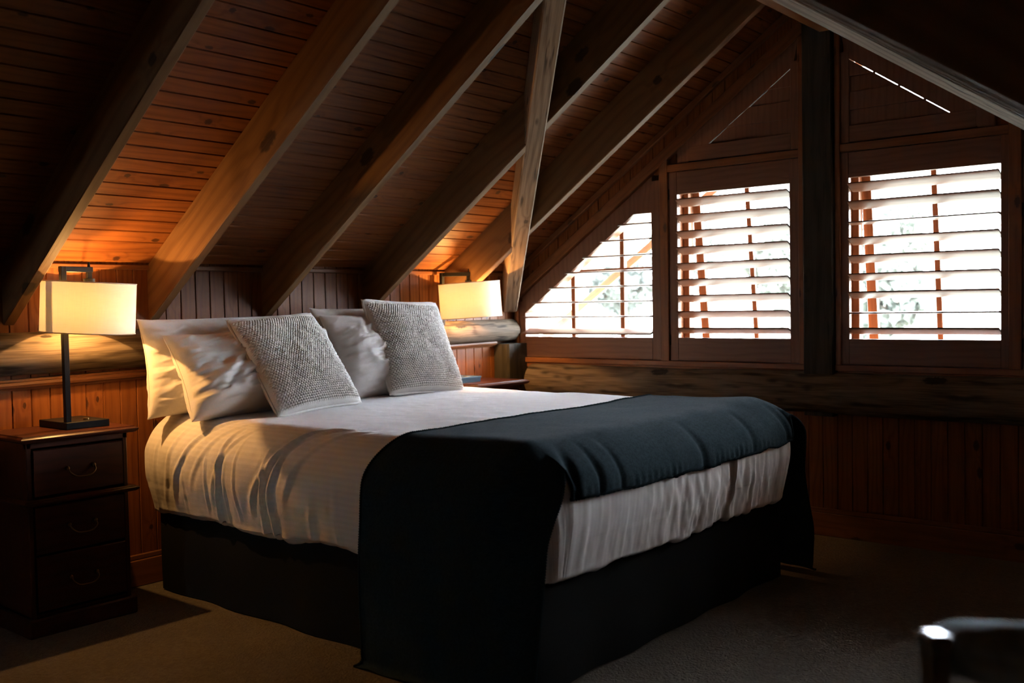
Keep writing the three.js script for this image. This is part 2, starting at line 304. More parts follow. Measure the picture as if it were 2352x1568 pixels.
// rear and opposite walls close the room behind the camera
{
  const s = new THREE.Shape([[-0.17, -0.1], [XR + 0.2, -0.1], [XR + 0.2, 3.1], [-0.17, 3.1]].map((p) => new THREE.Vector2(...p))), h = new THREE.Path();
  h.setFromPoints([[0.56, 1.06], [0.74, 1.06], [0.74, 1.24], [0.56, 1.24]].map((p) => new THREE.Vector2(...p))); s.holes.push(h);
  const g = new THREE.ExtrudeGeometry(s, { depth: 0.15, bevelEnabled: false }); g.translate(0, 0, ZR);
  structure(mesh('wall_rear', g, M.trim), 'board wall at the rear of the attic');
  const w = group('window_7'); structure(w, 'small square window in the rear gable');
  mesh('window_frame', [bar(0.55, 0.565, 1.05, 1.25, ZR - 0.01, ZR + 0.06), bar(0.735, 0.75, 1.05, 1.25, ZR - 0.01, ZR + 0.06), bar(0.55, 0.75, 1.045, 1.065, ZR - 0.01, ZR + 0.06), bar(0.55, 0.75, 1.235, 1.255, ZR - 0.01, ZR + 0.06)], M.sash, w);
  const p = new THREE.PlaneGeometry(0.18, 0.18); p.translate(0.65, 1.15, ZR + 0.03); mesh('pane', p, M.glass, w);
}
structure(mesh('wall_opposite', bar(XR, XR + 0.15, -0.1, 1.45, -0.15, ZR + 0.2, 0.001), M.trim), 'low board wall opposite the bed');

// ---- window joinery in front of the wall: one frame of trim for each pair of openings
{
  const frame = (n, x0, x1, flip, label) => {
    const t = group('trim_' + n); structure(t, label);
    const X = (x) => flip ? 2 * MID - x : x, B = (a, b, y0, y1, z0, z1, u = 0) => bar(Math.min(X(a), X(b)), Math.max(X(a), X(b)), y0, y1, z0, z1, 0.003, u, u * 3);
    mesh('sill_piece', B(x0, x1, 0.852, 0.882, -0.03, 0.032, 0.02), M.trim, t);
    mesh('apron', B(x0 + 0.03, x1 - 0.01, 0.822, 0.852, -0.03, 0.016, 0.05), M.trim, t);
    mesh('jamb', B(x0, x0 + 0.026, 0.852, 1.30, -0.03, 0.028, 0.03), M.trim, t);
    mesh('jamb', B(x1 - 0.028, x1, 0.852, 2.56, -0.03, 0.028, 0.06), M.trim, t);
    mesh('mullion', B(1.106, 1.160, 0.882, 2.03, -0.03, 0.026, 0.09), M.trim, t);
    mesh('rail', B(1.16, x1 - 0.028, 1.945, 1.985, -0.03, 0.026, 0.04), M.trim, t);
    const h = (x) => hypY(x) + 0.165;
    mesh('head', timber(V(X(x0), h(x0), 0), V(X(x1), h(x1), 0), V(0, 0, 1), 0.06, 0.06, 0.003, 0.07, 0.2), M.trim, t);
  };
  frame(5, 0.036, 1.962, false, 'brown timber surround of the triangular window and its neighbour');
  frame(6, 0.036, 1.962, true, 'brown timber surround of the windows right of the centre post');
}
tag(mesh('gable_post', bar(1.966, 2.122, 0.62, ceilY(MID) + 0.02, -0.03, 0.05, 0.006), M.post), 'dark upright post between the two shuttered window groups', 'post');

// ---- plantation shutters
const slatGeos = {};
function slatGeo(L) {
  const k = L.toFixed(3);
  if (!slatGeos[k]) {
    const g = new THREE.CylinderGeometry(0.5, 0.5, L, 32, 1), p = g.attributes.position;
    for (let i = 0; i < p.count; i++) { const x = p.getX(i) * 2, z = p.getZ(i) * 2, q = Math.hypot(x, z) > 0.5 ? Math.pow(Math.pow(Math.abs(x), 6) + Math.pow(Math.abs(z), 6), -1 / 6) : 0; p.setX(i, x * q * 0.0055 * (1 - 0.25 * z * z * q * q)); p.setZ(i, z * q * 0.0445); }
    g.rotateZ(Math.PI / 2); g.computeVertexNormals();
    const uv = []; for (let i = 0; i < p.count; i++) uv.push(p.getZ(i) + p.getY(i), p.getX(i)); g.setAttribute('uv', new THREE.Float32BufferAttribute(uv, 2)); slatGeos[k] = toCreasedNormals(g, 0.7);
  }
  return slatGeos[k];
}
const R = Math.PI / 180;
function slatAt(t, x0, x1, y, tilt) { const m = mesh('slat', slatGeo(x1 - x0), M.slat, t); m.position.set((x0 + x1) / 2, y, 0); m.rotation.x = -tilt * R; return m; }
function rectShutter(x0, x1, o0, o1, tilts, label, ys) {        // outer x0..x1, opening o0..o1; tilt > 0 lifts the room edge
  const t = group('window_shutter'); tag(t, label, 'shutter');
  mesh('stile', bar(x0, o0, 0.884, 1.942, -0.015, 0.015, 0.003, 0.01), M.shutter, t); mesh('stile', bar(o1, x1, 0.884, 1.942, -0.015, 0.015, 0.003, 0.06, 0.3), M.shutter, t);
  mesh('rail', bar(o0, o1, 0.884, openY0, -0.0135, 0.0135, 0.002, 0.03), M.shutter, t); mesh('rail', bar(o0, o1, openY1, 1.942, -0.0135, 0.0135, 0.002, 0.09, 0.2), M.shutter, t);
  tilts.forEach((a, i) => slatAt(t, o0 + 0.002, o1 - 0.002, ys(i), a));
  for (const y of [1.0, 1.82]) mesh('hinge', bar(x0 - 0.008, x0 + 0.004, y - 0.03, y + 0.03, 0.012, 0.0185, 0.001), M.black, t);
  return t;
}
const ys9 = (i) => 1.7685 - i * 0.0895;
rectShutter(1.162, 1.944, W2[0], W2[1], [25, 25, 24, 25, 24, 24, 24, 24, 20], 'brown louvred shutter beside the triangular one, its slats all tilted alike', ys9);
rectShutter(2.137, 2.948, W3[0], W3[1], [24, 23, 4, 21, 23, 21, 20, 0, 20], 'brown louvred shutter right of the dark post, two of its slats turned flat', ys9);
function slopedShutter(flip, label) {
  const t = group('window_shutter'); tag(t, label, 'shutter');
  const X = (x) => flip ? 2 * MID - x : x, B = (a, b, y0, y1, u) => bar(Math.min(X(a), X(b)), Math.max(X(a), X(b)), y0, y1, -0.015, 0.015, 0.003, u);
  mesh('stile', B(0.062, 0.107, 0.884, 1.235, 0.01), M.shutter, t); mesh('stile', B(1.044, 1.104, 0.884, 1.905, 0.05), M.shutter, t);
  mesh('rail', B(0.107, 1.044, 0.884, openY0, 0.02), M.shutter, t);
  const p = [[0.085, hypY(0.085)], [0.926, hypY(0.926)], [0.926, 1.727], [1.052, 1.727], [1.052, hypY(1.052) + 0.115], [0.085, hypY(0.085) + 0.115]].map(([x, y]) => new THREE.Vector2(X(x), y));
  const g = new THREE.ExtrudeGeometry(new THREE.Shape(flip ? p.reverse() : p), { depth: 0.027, bevelEnabled: true, bevelSize: 0.0015, bevelThickness: 0.0015, bevelSegments: 1 }); g.translate(0, 0, -0.0135);
  mesh('sloping_stile', g, M.shutter, t);
  for (let i = 0; i < 8; i++) {
    const y = 1.045 + i * 0.0895, xl = Math.max(0.107, 0.107 + (y - 1.162) / 0.69) - 0.012, a = X(xl), b = X(1.046);
    slatAt(t, Math.min(a, b), Math.max(a, b), y, i === 0 ? -20 : -Math.atan2(y - 1.21, 5.0) / R - 1.5);
  }
  for (const y of [0.99, 1.6]) mesh('hinge', B(1.1, 1.112, y - 0.03, y + 0.03, 0).translate(0, 0, 0.004), M.black, t);
}
slopedShutter(false, 'triangular louvred shutter against the far corner, slats lying level');
slopedShutter(true, 'triangular louvred shutter at the far end right of the post');
function closedShutter(flip, label) {                            // small triangular ones above, slats shut, a slit of light along the slope
  const t = group('window_shutter'); tag(t, label, 'shutter');
  const X = (x) => flip ? 2 * MID - x : x, B = (a, b, y0, y1, u) => bar(Math.min(X(a), X(b)), Math.max(X(a), X(b)), y0, y1, -0.015, 0.015, 0.003, u);
  mesh('rail', B(1.30, 1.89, 1.99, 2.075, 0.03), M.shutter, t); mesh('stile', B(1.89, 1.94, 1.99, 2.44, 0.05), M.shutter, t);
  const p = [[1.22, hypY(1.22) + 0.012], [1.905, hypY(1.905) + 0.012], [1.935, hypY(1.935) + 0.135], [1.22, hypY(1.22) + 0.135]].map(([x, y]) => new THREE.Vector2(X(x), y));
  const g = new THREE.ExtrudeGeometry(new THREE.Shape(flip ? p.reverse() : p), { depth: 0.027, bevelEnabled: false }); g.translate(0, 0, -0.0135);
  mesh('sloping_stile', g, M.shutter, t);
  const gap = flip ? 0.004 : 0.0022;                            // how far the slats stop short of the slope
  for (let i = 0; i < 4; i++) {
    const y0 = 2.068 + i * 0.083, y1 = y0 + 0.088, xr = flip ? 1.8925 : 1.893, lim = (x) => hypY(x) + 0.012 - gap * 1.2;
    const xa = (y) => 1.107 - 1 + (y - 1.162 - 0.012 + gap * 1.2) / 0.69;
    const pts = [[xa(y0), y0], [xr, y0]]; if (xa(y1) < xr) pts.push([xr, y1], [xa(y1), y1]); else pts.push([xr, lim(xr)]);
    const q = pts.map(([x, y]) => new THREE.Vector2(X(x), y));
    const s = new THREE.ExtrudeGeometry(new THREE.Shape(flip ? q.reverse() : q), { depth: 0.009, bevelEnabled: true, bevelSize: 0.001, bevelThickness: 0.002, bevelSegments: 1 }); s.translate(0, 0, -0.005);
    if (xa(y0) < xr) mesh('slat_pin', bar(X(xa(y0)) - 0.006, X(xa(y0)) + 0.006, y0 - 0.004, y0 + 0.012, -0.004, 0.004, 0.001), M.shutter, t);
    const m = mesh('slat', s, M.shutter, t); m.position.y = 2.068; m.position.z = i % 2 ? 0.004 : -0.003; m.geometry.translate(0, -2.068, 0);
  }
}
closedShutter(false, 'small closed triangular shutter left of the post, a hairline of light along its slope');
closedShutter(true, 'small closed triangular shutter right of the post, a bright slit along its slope');

// ---- windows outside the shutters
function awning(n, x0, x1, label) {                              // top-hung sash pushed open
  const w = group('window_' + n); structure(w, label);
  mesh('window_frame', [bar(x0, x0 + 0.034, 0.965, 1.89, -0.16, -0.105), bar(x1 - 0.034, x1, 0.965, 1.89, -0.16, -0.105), bar(x0, x1, 0.94, 0.975, -0.18, -0.10), bar(x0, x1, 1.875, 1.905, -0.16, -0.105)], M.sash, w);
  const s = sub('sash', w); s.position.set(0, 1.90, -0.15); s.rotation.x = 7.3 * R;
  const a = x0 + 0.024, b = x1 - 0.024, mid = (a + b) / 2, lo = -0.985;
  mesh('sash_stile', bar(a, a + 0.05, lo, 0, -0.036, 0), M.sash, s); mesh('sash_stile', bar(b - 0.05, b, lo, 0, -0.036, 0), M.sash, s);
  mesh('sash_rail', bar(a, b, -0.05, 0, -0.035, -0.001), M.sash, s); mesh('sash_rail', bar(a, b, lo, lo + 0.06, -0.035, -0.001), M.sash, s);
  mesh('glazing_bar', bar(mid - 0.014, mid + 0.014, lo + 0.06, -0.05, -0.03, -0.006), M.sash, s);
  for (const [p, q] of [[a + 0.045, mid - 0.012], [mid + 0.012, b - 0.045]]) { const g = new THREE.PlaneGeometry(q - p, -lo - 0.1); g.translate((p + q) / 2, lo / 2, -0.018); mesh('pane', g, M.glass, s); }
  mesh('latch', [bar(a + 0.03, a + 0.042, -0.30, -0.288, -0.002, 0.01, 0.001), bar(a + 0.036, a + 0.056, -0.296, -0.291, 0.006, 0.012, 0.001)], M.black, s);
  return w;
}
awning(2, 1.185, 1.915, 'top-hung casement pushed open behind the louvres, left of the post');
awning(3, 2.165, 2.925, 'top-hung casement pushed open behind the louvres, right of the post');
function fixedWindow(n, flip, label) {
  const w = group('window_' + n); structure(w, label);
  const X = (x) => flip ? 2 * MID - x : x, B = (a, b, y0, y1, z0 = -0.215, z1 = -0.165) => bar(Math.min(X(a), X(b)), Math.max(X(a), X(b)), y0, y1, z0, z1);
  const top = (x) => 1.163 + 0.69 * (x - 0.06) + 0.065;
  mesh('window_frame', [B(0.0, 0.035, 0.94, 1.17), B(1.08, 1.13, 0.94, 1.92), B(0.0, 1.13, 0.93, 0.98), timber(V(X(0.0), top(0), -0.19), V(X(1.12), top(1.12), -0.19), V(0, 0, 1), 0.05, 0.05)], M.sash, w);
  mesh('glazing_bar', B(0.328, 0.360, 0.97, 1.39, -0.21, -0.175), M.sash, w); mesh('glazing_bar', B(0.699, 0.731, 0.97, 1.65, -0.21, -0.175), M.sash, w);
  mesh('glazing_bar', B(0.33, 1.10, 1.408, 1.428, -0.205, -0.18), M.sash, w);
  for (const [a, b, y0] of [[0.03, 0.33, 0.975], [0.358, 0.70, 0.975], [0.729, 1.085, 0.975], [0.36, 0.70, 1.426], [0.729, 1.085, 1.426]]) {
    const y1 = y0 < 1 ? 1.41 : 3, pts = [[a, y0], [b, y0], [b, Math.min(y1, top(b))]];
    if (top(b) > y1 && top(a) < y1) pts.push([0.06 + (y1 - 1.228) / 0.69, y1]);
    if (Math.min(y1, top(a)) > y0) pts.push([a, Math.min(y1, top(a))]);
    const q = pts.map(([x, y]) => new THREE.Vector2(X(x), y)), g = new THREE.ShapeGeometry(new THREE.Shape(flip ? q.reverse() : q)); g.translate(0, 0, -0.192);
    mesh('pane', g, M.glass, w);
  }
}
fixedWindow(1, false, 'sloping-headed fixed window with pine glazing bars in the far corner');
fixedWindow(4, true, 'sloping-headed fixed window at the far end right of the post');
for (const f of [0, 1]) {                                        // panes of the small windows above
  const X = (x) => f ? 2 * MID - x : x, q = [[1.33, 2.02], [1.92, 2.02], [1.92, 2.44]].map(([x, y]) => new THREE.Vector2(X(x), y));
  const g = new THREE.ShapeGeometry(new THREE.Shape(f ? q.reverse() : q)); g.translate(0, 0, -0.12);
  const w = group('window_' + (5 + f)); structure(w, f ? 'small triangular window above, right of the post' : 'small triangular window above, left of the post'); mesh('pane', g, M.glass, w);
}

// ---- logs and the corner post
function logGeo(p0, p1, r0, r1, seed, n = 90) {
  const d = p1.clone().sub(p0), L = d.length(), m = lay(p0, p1, V(0, 1, 0));
  const g = ribbon(40, n, (a, b) => {
    const th = a * Math.PI * 2, z = b * L, r = lerp(r0, r1, b) * (1 + 0.035 * fbm(Math.cos(th) * 1.4 + 5, z * 1.6 + Math.sin(th), seed) + 0.02 * fbm(Math.cos(th) * 5, z * 5 + Math.sin(th) * 5, seed + 4));
    return [Math.cos(th) * r, Math.sin(th) * r, z, th * 0.7 / (2 * Math.PI), z];
  });
  const cap = (z, r) => { const c = new THREE.CircleGeometry(r * 1.01, 40); if (z === 0) c.rotateY(Math.PI); c.translate(0, 0, z); return c; };
  return mergeGeometries([g.toNonIndexed(), cap(0, r0).toNonIndexed(), cap(L, r1).toNonIndexed()]).applyMatrix4(m);
}
tag(mesh('wall_log', logGeo(V(0.012, 1.056, 0.04), V(0.005, 1.045, ZR), 0.068, 0.105, 3, 160), M.log), 'weathered grey log along the low wall behind both lamps', 'log');
tag(mesh('wall_log', logGeo(V(0.16, 0.737, 0.0), V(XR, 0.737, 0.0), 0.105, 0.112, 8, 120), M.log), 'brown log lying under the shuttered windows', 'log');
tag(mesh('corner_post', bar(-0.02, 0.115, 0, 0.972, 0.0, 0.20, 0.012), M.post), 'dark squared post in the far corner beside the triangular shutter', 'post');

// ---------------------------------------------------------------- the bed
const TOP = 0.772, RE = 0.16, XC = 2.105, ZC0 = 0.97, ZC1 = 2.485;       // flat part of the bedding and the radius of its shoulders
{
  const b = group('bed', [1.17, 0, 1.71]); tag(b, 'wide bed with a dark valance down to the carpet', 'bed');
  const outline = (x, z) => { const pts = []; for (let i = 0; i <= 4; i++) pts.push(i); return pts; };
  // valance: a pleated dark skirt round three sides
  const path = []; const hx = 1.03, hz = 0.895, rc = 0.05;
  const add = (x, z, nx, nz) => path.push([x, z, nx, nz]);
  for (let i = 0; i <= 60; i++) add(-hx + i / 60 * (2 * hx - rc), hz, 0, 1);
  for (let i = 1; i < 8; i++) { const a = i / 8 * Math.PI / 2; add(hx - rc + Math.sin(a) * rc, hz - rc + Math.cos(a) * rc, Math.sin(a), Math.cos(a)); }
  for (let i = 0; i <= 60; i++) add(hx, hz - rc - i / 60 * (2 * hz - 2 * rc), 1, 0);
  for (let i = 1; i < 8; i++) { const a = i / 8 * Math.PI / 2; add(hx - rc + Math.cos(a) * rc, -hz + rc - Math.sin(a) * rc, Math.cos(a), -Math.sin(a)); }
  for (let i = 0; i <= 60; i++) add(hx - rc - i / 60 * (2 * hx - rc), -hz, 0, -1);
  const n = path.length - 1;
  const g = ribbon(n, 8, (a, v) => { const p = path[Math.round(a * n)], w = 0.006 * Math.sin(a * 90) * (1 - v) + 0.004 * noise(a * 40, v * 2, 7) * (1 - v); return [p[0] + p[2] * w, 0.005 + v * 0.40, p[1] + p[3] * w, a * 6, v * 0.4]; });
  mesh('valance', g, M.valance, b);
  mesh('bed_base', new RoundedBoxGeometry(2.02, 0.30, 1.75, 3, 0.03).translate(0, 0.20, 0), M.valance, b);
  mesh('mattress', new RoundedBoxGeometry(2.03, 0.33, 1.76, 4, 0.05).translate(0, 0.515, 0), M.linen, b);
}
// wraps a sheet over the bed: a runs toward the foot, b across; both in metres on the cloth
function drape(a, b, out, re, corner = 0) {
  const su = Math.max(0, a - XC), sv = b > ZC1 ? b - ZC1 : b < ZC0 ? ZC0 - b : 0, sg = b > ZC1 ? 1 : -1;
  const x0 = Math.min(a, XC), z0 = clamp(b, ZC0, ZC1), hang = corner * smooth(0.02, 0.3, sv), s = Math.pow(Math.pow(su * (1 - 0.9 * hang), 4) + Math.pow(sv, 4), 0.25);
  if (s < 1e-6) return [x0, TOP + out, z0, 0];
  const R2 = re + out, q = R2 * Math.PI / 2, h = s < q ? R2 * Math.sin(s / R2) : R2, d = s < q ? R2 * (1 - Math.cos(s / R2)) : R2 + s - q, sd = su * (1 + 8 * hang), l = Math.hypot(sd, sv);
  return [x0 + h * sd / l, TOP + out - d, z0 + sg * h * sv / l, s];
}
const SM = RE * Math.PI / 2 + (TOP - 0.372 - RE);                // cloth from the shoulder to the hem
{
  // folds down the near side: [x at the hem, lean toward the foot, from s, to s, depth, width]
  const folds = [[0.33, 0.30, 0.05, 0.42, 0.016, 0.016], [0.26, 0.2, 0.15, 0.46, 0.008, 0.013], [0.45, 0.30, 0.08, 0.36, 0.007, 0.016], [0.60, 0.28, 0.12, 0.38, 0.010, 0.014], [0.64, 0.10, 0.16, 0.50, 0.017, 0.014], [0.56, 0.05, 0.28, 0.46, 0.009, 0.010], [0.70, 0.03, 0.30, 0.48, 0.007, 0.009], [0.77, 0.04, 0.2, 0.46, 0.006, 0.01],
    [0.86, 0.40, 0.02, 0.40, 0.014, 0.020], [0.90, 0.30, 0.06, 0.42, 0.013, 0.017], [0.98, 0.18, 0.10, 0.52, 0.020, 0.018], [0.93, 0.1, 0.20, 0.50, 0.010, 0.012], [1.06, 0.30, 0.02, 0.34, 0.008, 0.02], [1.22, 0.05, 0.32, 0.52, 0.006, 0.02], [1.36, 0.03, 0.25, 0.52, 0.006, 0.016], [0.18, 0.10, 0.2, 0.5, 0.010, 0.012], [0.12, 0.08, 0.2, 0.52, 0.010, 0.011], [0.40, 0.05, 0.3, 0.5, 0.006, 0.009]];
  const hem = 0.075, total = SM + hem, nu = 420, nv = 340, aEnd = XC + total, b0 = ZC0 - total, b1 = ZC1 + total;
  const g = ribbon(nu, nv, (p, q) => {
    // closer rows near the shoulders and sides
    const a = lerp(0.13, aEnd, p), b = lerp(b0, b1, q), su = Math.max(0, a - XC), sv = Math.max(0, b - ZC1, ZC0 - b), s = Math.pow(Math.pow(su, 4) + Math.pow(sv, 4), 0.25);
    const k = s > SM ? SM / s : 1, aa = su ? XC + su * k : a, bb = sv ? (b > ZC1 ? ZC1 + sv * k : ZC0 - sv * k) : b;
    const P = drape(aa, bb, 0, RE);
    // the side bellies out a little and tucks in toward the hem
    const l = Math.hypot(su, sv) || 1, nx = su / l, nz = (b > ZC1 ? 1 : -1) * sv / l, ss = Math.min(s, SM), belly = ss > 0.1 ? 0.022 * Math.sin(clamp((ss - 0.1) / (SM - 0.1), 0, 1) * Math.PI) - 0.012 * smooth(SM * 0.6, SM, ss) : 0;
    let [x, y, z] = P; x += nx * belly; z += nz * belly;
    if (s > SM) { const c = Math.min(1, (s - SM) / hem), t = c * Math.PI * 0.92; x -= nx * 0.026 * (1 - Math.cos(t)); z -= nz * 0.026 * (1 - Math.cos(t)); y -= 0.026 * Math.sin(t) - 0.004; }
    y += 0.012 * fbm(x * 1.3, z * 1.1, 61) * (s > SM ? 0.3 : 1) + (s > SM * 0.8 ? 0.010 * noise(x * 3, z * 3, 66) : 0);
    return [x, y, z, b, a];
  });
  push(g, (x, y, z, b, a, nx, ny, nz) => {
    const su = Math.max(0, a - XC), sv = Math.max(0, b - ZC1, ZC0 - b), top = smooth(0.3, 0.9, ny);
    // soft ridges that lie across the top, finer toward the near edge
    const al = x * 0.77 - z * 0.64, ac = x * 0.64 + z * 0.77;
    let d = top * (0.0085 * fbm(al * 1.6, ac * 9, 71, 3) + 0.0042 * fbm(al * 3.4, ac * 26, 75, 2)) + 0.0015 * fbm(x * 14, (z + y) * 14, 79, 2);
    for (const [px, pz, w, l, h, an] of [[1.02, 1.15, 0.02, 0.14, -0.016, 0.5], [1.25, 1.02, 0.022, 0.16, -0.018, 0.4], [0.83, 1.28, 0.018, 0.12, -0.014, 0.6], [1.3, 1.5, 0.03, 0.3, 0.010, 0.5], [1.05, 1.9, 0.03, 0.32, 0.010, 0.7], [0.85, 1.75, 0.03, 0.3, -0.008, 0.6], [1.35, 2.1, 0.025, 0.2, 0.008, 0.6], [1.2, 2.25, 0.02, 0.2, 0.007, 0.55]]) {
      const dx = x - px, dz = z - pz, u = dx * Math.cos(an) - dz * Math.sin(an), v = dx * Math.sin(an) + dz * Math.cos(an);
      d += top * h * Math.exp(-(u * u) / (l * l) - (v * v) / (w * w));
    }
    if (b > ZC1 - 0.1) {
      const s = b - ZC1;
      for (const [hx, lean, s0, s1, dep, wd] of folds) {
        const c = hx + lean * Math.pow(1 - clamp(s / SM, 0, 1), 2), e = (a - c - 0.012 * noise(s * 9, hx * 31, 83)) / (wd * 0.72), k = smooth(s0 - 0.12, s0 + 0.06, s) * (1 - smooth(s1 - 0.05, s1 + 0.05, s));
        if (Math.abs(e) < 5) d += k * 0.5 * dep * (-Math.exp(-e * e) + 0.75 * Math.exp(-(e - 1.9) * (e - 1.9) * 0.6) + 0.35 * Math.exp(-(e + 1.9) * (e + 1.9) * 0.6));
      }
      d += 0.004 * smooth(0.05, 0.2, s) * fbm(a * 13 + s * 2, s * 1.5, 91, 2) * (1 - smooth(1.1, 1.5, a));
    }
    if (su > 0.12) {                                             // gathers at the foot
      const s = su / SM, mid = Math.exp(-Math.pow((b - 1.55) / 0.5, 2));
      d += 0.003 * fbm(b * 26, s * 1.2, 95, 2) + 0.007 * mid * smooth(0.45, 0.85, s) * fbm(b * 30 + s * 4, s * 6, 97, 2);
      const e = (b - 1.43) / 0.006; d += -0.010 * Math.exp(-e * e) * smooth(0.3, 0.5, s) * (1 - smooth(0.85, 0.95, s)) + 0.006 * Math.exp(-Math.pow((b - 1.46) / 0.02, 2)) * smooth(0.3, 0.5, s);
      d -= 0.006 * Math.exp(-Math.pow((b - 1.30 + 0.05 * s) / 0.012, 2)) * smooth(0.3, 0.6, s);
    }
    return d;
  });
  const o = mesh('duvet', g, M.duvet); tag(o, 'white striped sateen duvet spread over the bed', 'duvet');
}
// the wool blanket laid across the foot
{
  const out = 0.014, SIDE = RE * Math.PI / 2 + (TOP - RE) + 0.035, b0 = ZC0 - SIDE, b1 = ZC1 + SIDE, nu = 90, nv = 320;
  const edge0 = (b) => 1.60 + 0.03 * Math.sin((b - 1) * 2.1) + 0.015 * noise(b * 2, 3, 21) - 0.03 * smooth(ZC1 - 0.1, ZC1 + 0.3, b);
  const edge1 = (b) => {
    const sv = Math.max(0, b - ZC1, ZC0 - b), t = smooth(0.02, 0.42, sv);
    return XC + lerp(0.285 + 0.012 * noise(b * 3.3, 9, 23) + 0.008 * noise(b * 11, 4, 24), b > ZC1 ? 0.09 : 0.06, t);
  };
  const at = (p, q) => {
    const b = lerp(b0, b1, q), a = lerp(edge0(b), edge1(b), p), P = drape(a, b, out, RE, 1);
    let [x, y, z] = P; const sv = Math.max(0, b - ZC1, ZC0 - b), su = Math.max(0, a - XC);
    const low = smooth(0.25, 0.75, sv), sg = b > ZC1 ? 1 : -1;
    z += sg * ((b > ZC1 ? 0.036 : 0.085) + low * (b > ZC1 ? 0.006 : 0.03 * low)) * smooth(0.05, 0.25, sv);
    if (b < ZC0) x += 0.04 * smooth(0.1, 0.3, sv) * p + 0.05 * low * low * p;                      // the far corner flares out on the carpet
    else x += low * 0.02 * p;
    x += 0.030 * smooth(0.06, 0.25, su);
    y += 0.012 * fbm(x * 1.3, z * 1.1, 61);
    // lies on the carpet where it is too long
    if (y < 0.012) { const over = 0.012 - y; y = 0.012 + 0.004 * noise(a * 20, b * 20, 4); z += sg * over * 0.9; if (b < ZC0) x += over * 0.8 * p; }
    return [x, y, z, a, b];
  };
  const g = ribbon(nu, nv, at);
  push(g, (x, y, z, a, b, nx, ny) => {
    const top = smooth(0.3, 0.9, ny), sv = Math.max(0, b - ZC1, ZC0 - b), su = Math.max(0, a - XC);
    let d = 0.004 + top * (0.010 * fbm(x * 2.2 + 4, z * 3.1, 33, 2)) + 0.002 * fbm(a * 9, b * 9, 37, 2);
    d += 0.010 * smooth(0.1, 0.5, sv) * fbm(a * 7, b * 0.8, 39, 2);
    // pulls that gather at the near foot corner
    for (const [pb, lean, dep, w] of [[2.52, 0.32, 0.022, 0.022], [2.36, 0.05, 0.013, 0.016], [2.24, 0.02, 0.009, 0.014], [1.70, 0.02, 0.010, 0.02], [1.30, -0.02, 0.007, 0.02], [0.98, -0.1, 0.012, 0.02]]) {
      const c = pb - lean * clamp(0.3 - su, -0.1, 0.3), e = (b - c) / w; d += dep * smooth(0.05, 0.24, su) * Math.exp(-e * e);
    }
    if (su > 0.2) d += 0.0035 * Math.sin(b * 160) * smooth(0.22, 0.28, su) * (0.6 + 0.4 * noise(b * 12, 1, 5));
    return d;
  });
  const o = group('blanket'); tag(o, 'dark teal wool blanket laid across the foot of the bed', 'blanket');
  mesh('cloth', g, M.wool, o);
  // stitched edges
  const p = g.attributes.position, pt = (i, j) => V(p.getX(j * (nu + 1) + i), p.getY(j * (nu + 1) + i), p.getZ(j * (nu + 1) + i));
  for (const i of [0, nu]) { const pts = []; for (let j = 0; j <= nv; j += 2) pts.push(pt(i, j)); mesh('stitched_edge', push(new THREE.TubeGeometry(new THREE.CatmullRomCurve3(pts), 900, 0.0048, 6), (x, y, z, u) => 0.0018 * Math.sin(u * 2400)), M.wool, o); }
}

// ---------------------------------------------------------------- pillows and cushions
function pillowGeo(w, h, t, seed, n, wr, dents) {                 // stands on its long edge, x across, y up, z through
  const face = (s) => ribbon(n, n, (a, b) => {
    const u = a * 2 - 1, v = b * 2 - 1, uu = Math.sin(u * Math.PI / 2) * 0.5 + u * 0.5, vv = Math.sin(v * Math.PI / 2) * 0.5 + v * 0.5;
    const ear = Math.pow(Math.abs(uu * vv), 5);
    const x = w / 2 * uu * (0.965 + 0.035 * ear - 0.012 * Math.cos(vv * 3)), y = h / 2 * vv * (0.95 + 0.05 * ear);
    const e = Math.pow(Math.max(0, (1 - Math.pow(Math.abs(uu), 2.8)) * (1 - Math.pow(Math.abs(vv), 2.8))), 0.46);
    const sag = 1 - 0.22 * vv, edge = 1 - Math.min(1, Math.min(1 - Math.abs(uu), 1 - Math.abs(vv)) * 2.6);
    const an = Math.atan2(vv, uu), rr = Math.hypot(uu, vv), ridge = (q) => 1 - Math.abs(q) * 2;
    let z = t / 2 * e * sag;
    z += wr * e * (0.012 * fbm(uu * 1.9, vv * 1.6, seed) + 0.006 * ridge(fbm(uu * 2.2 + 1.3 * vv, vv * 3.4 - uu, seed + 3, 2)) + 0.003 * ridge(fbm(uu * 6 - vv * 3, vv * 7, seed + 8, 2)));
    z += wr * 0.008 * Math.min(1, e * 2) * edge * noise(an * 8, rr * 1.5, seed + 6);
    if (s > 0) for (const [pu, pv, len, wd, an2, dep] of dents) { const du = (uu - pu) * w / 2, dv = (vv - pv) * h / 2, p = du * Math.cos(an2) + dv * Math.sin(an2), q = -du * Math.sin(an2) + dv * Math.cos(an2) + 0.8 * p * p; z += 0.45 * dep * e * Math.exp(-p * p / (len * len)) * (-Math.exp(-q * q / (wd * wd)) + 0.7 * Math.exp(-(q - 2.2 * wd) * (q - 2.2 * wd) / (2.4 * wd * wd))); }
    return [s > 0 ? x : -x, y, s * z, x, y];
  });
  const g = mergeGeometries([face(1), face(-1)]); g.deleteAttribute('normal');
  const m = mergeVertices(g, 1e-4); m.computeVertexNormals();
  return m;
}
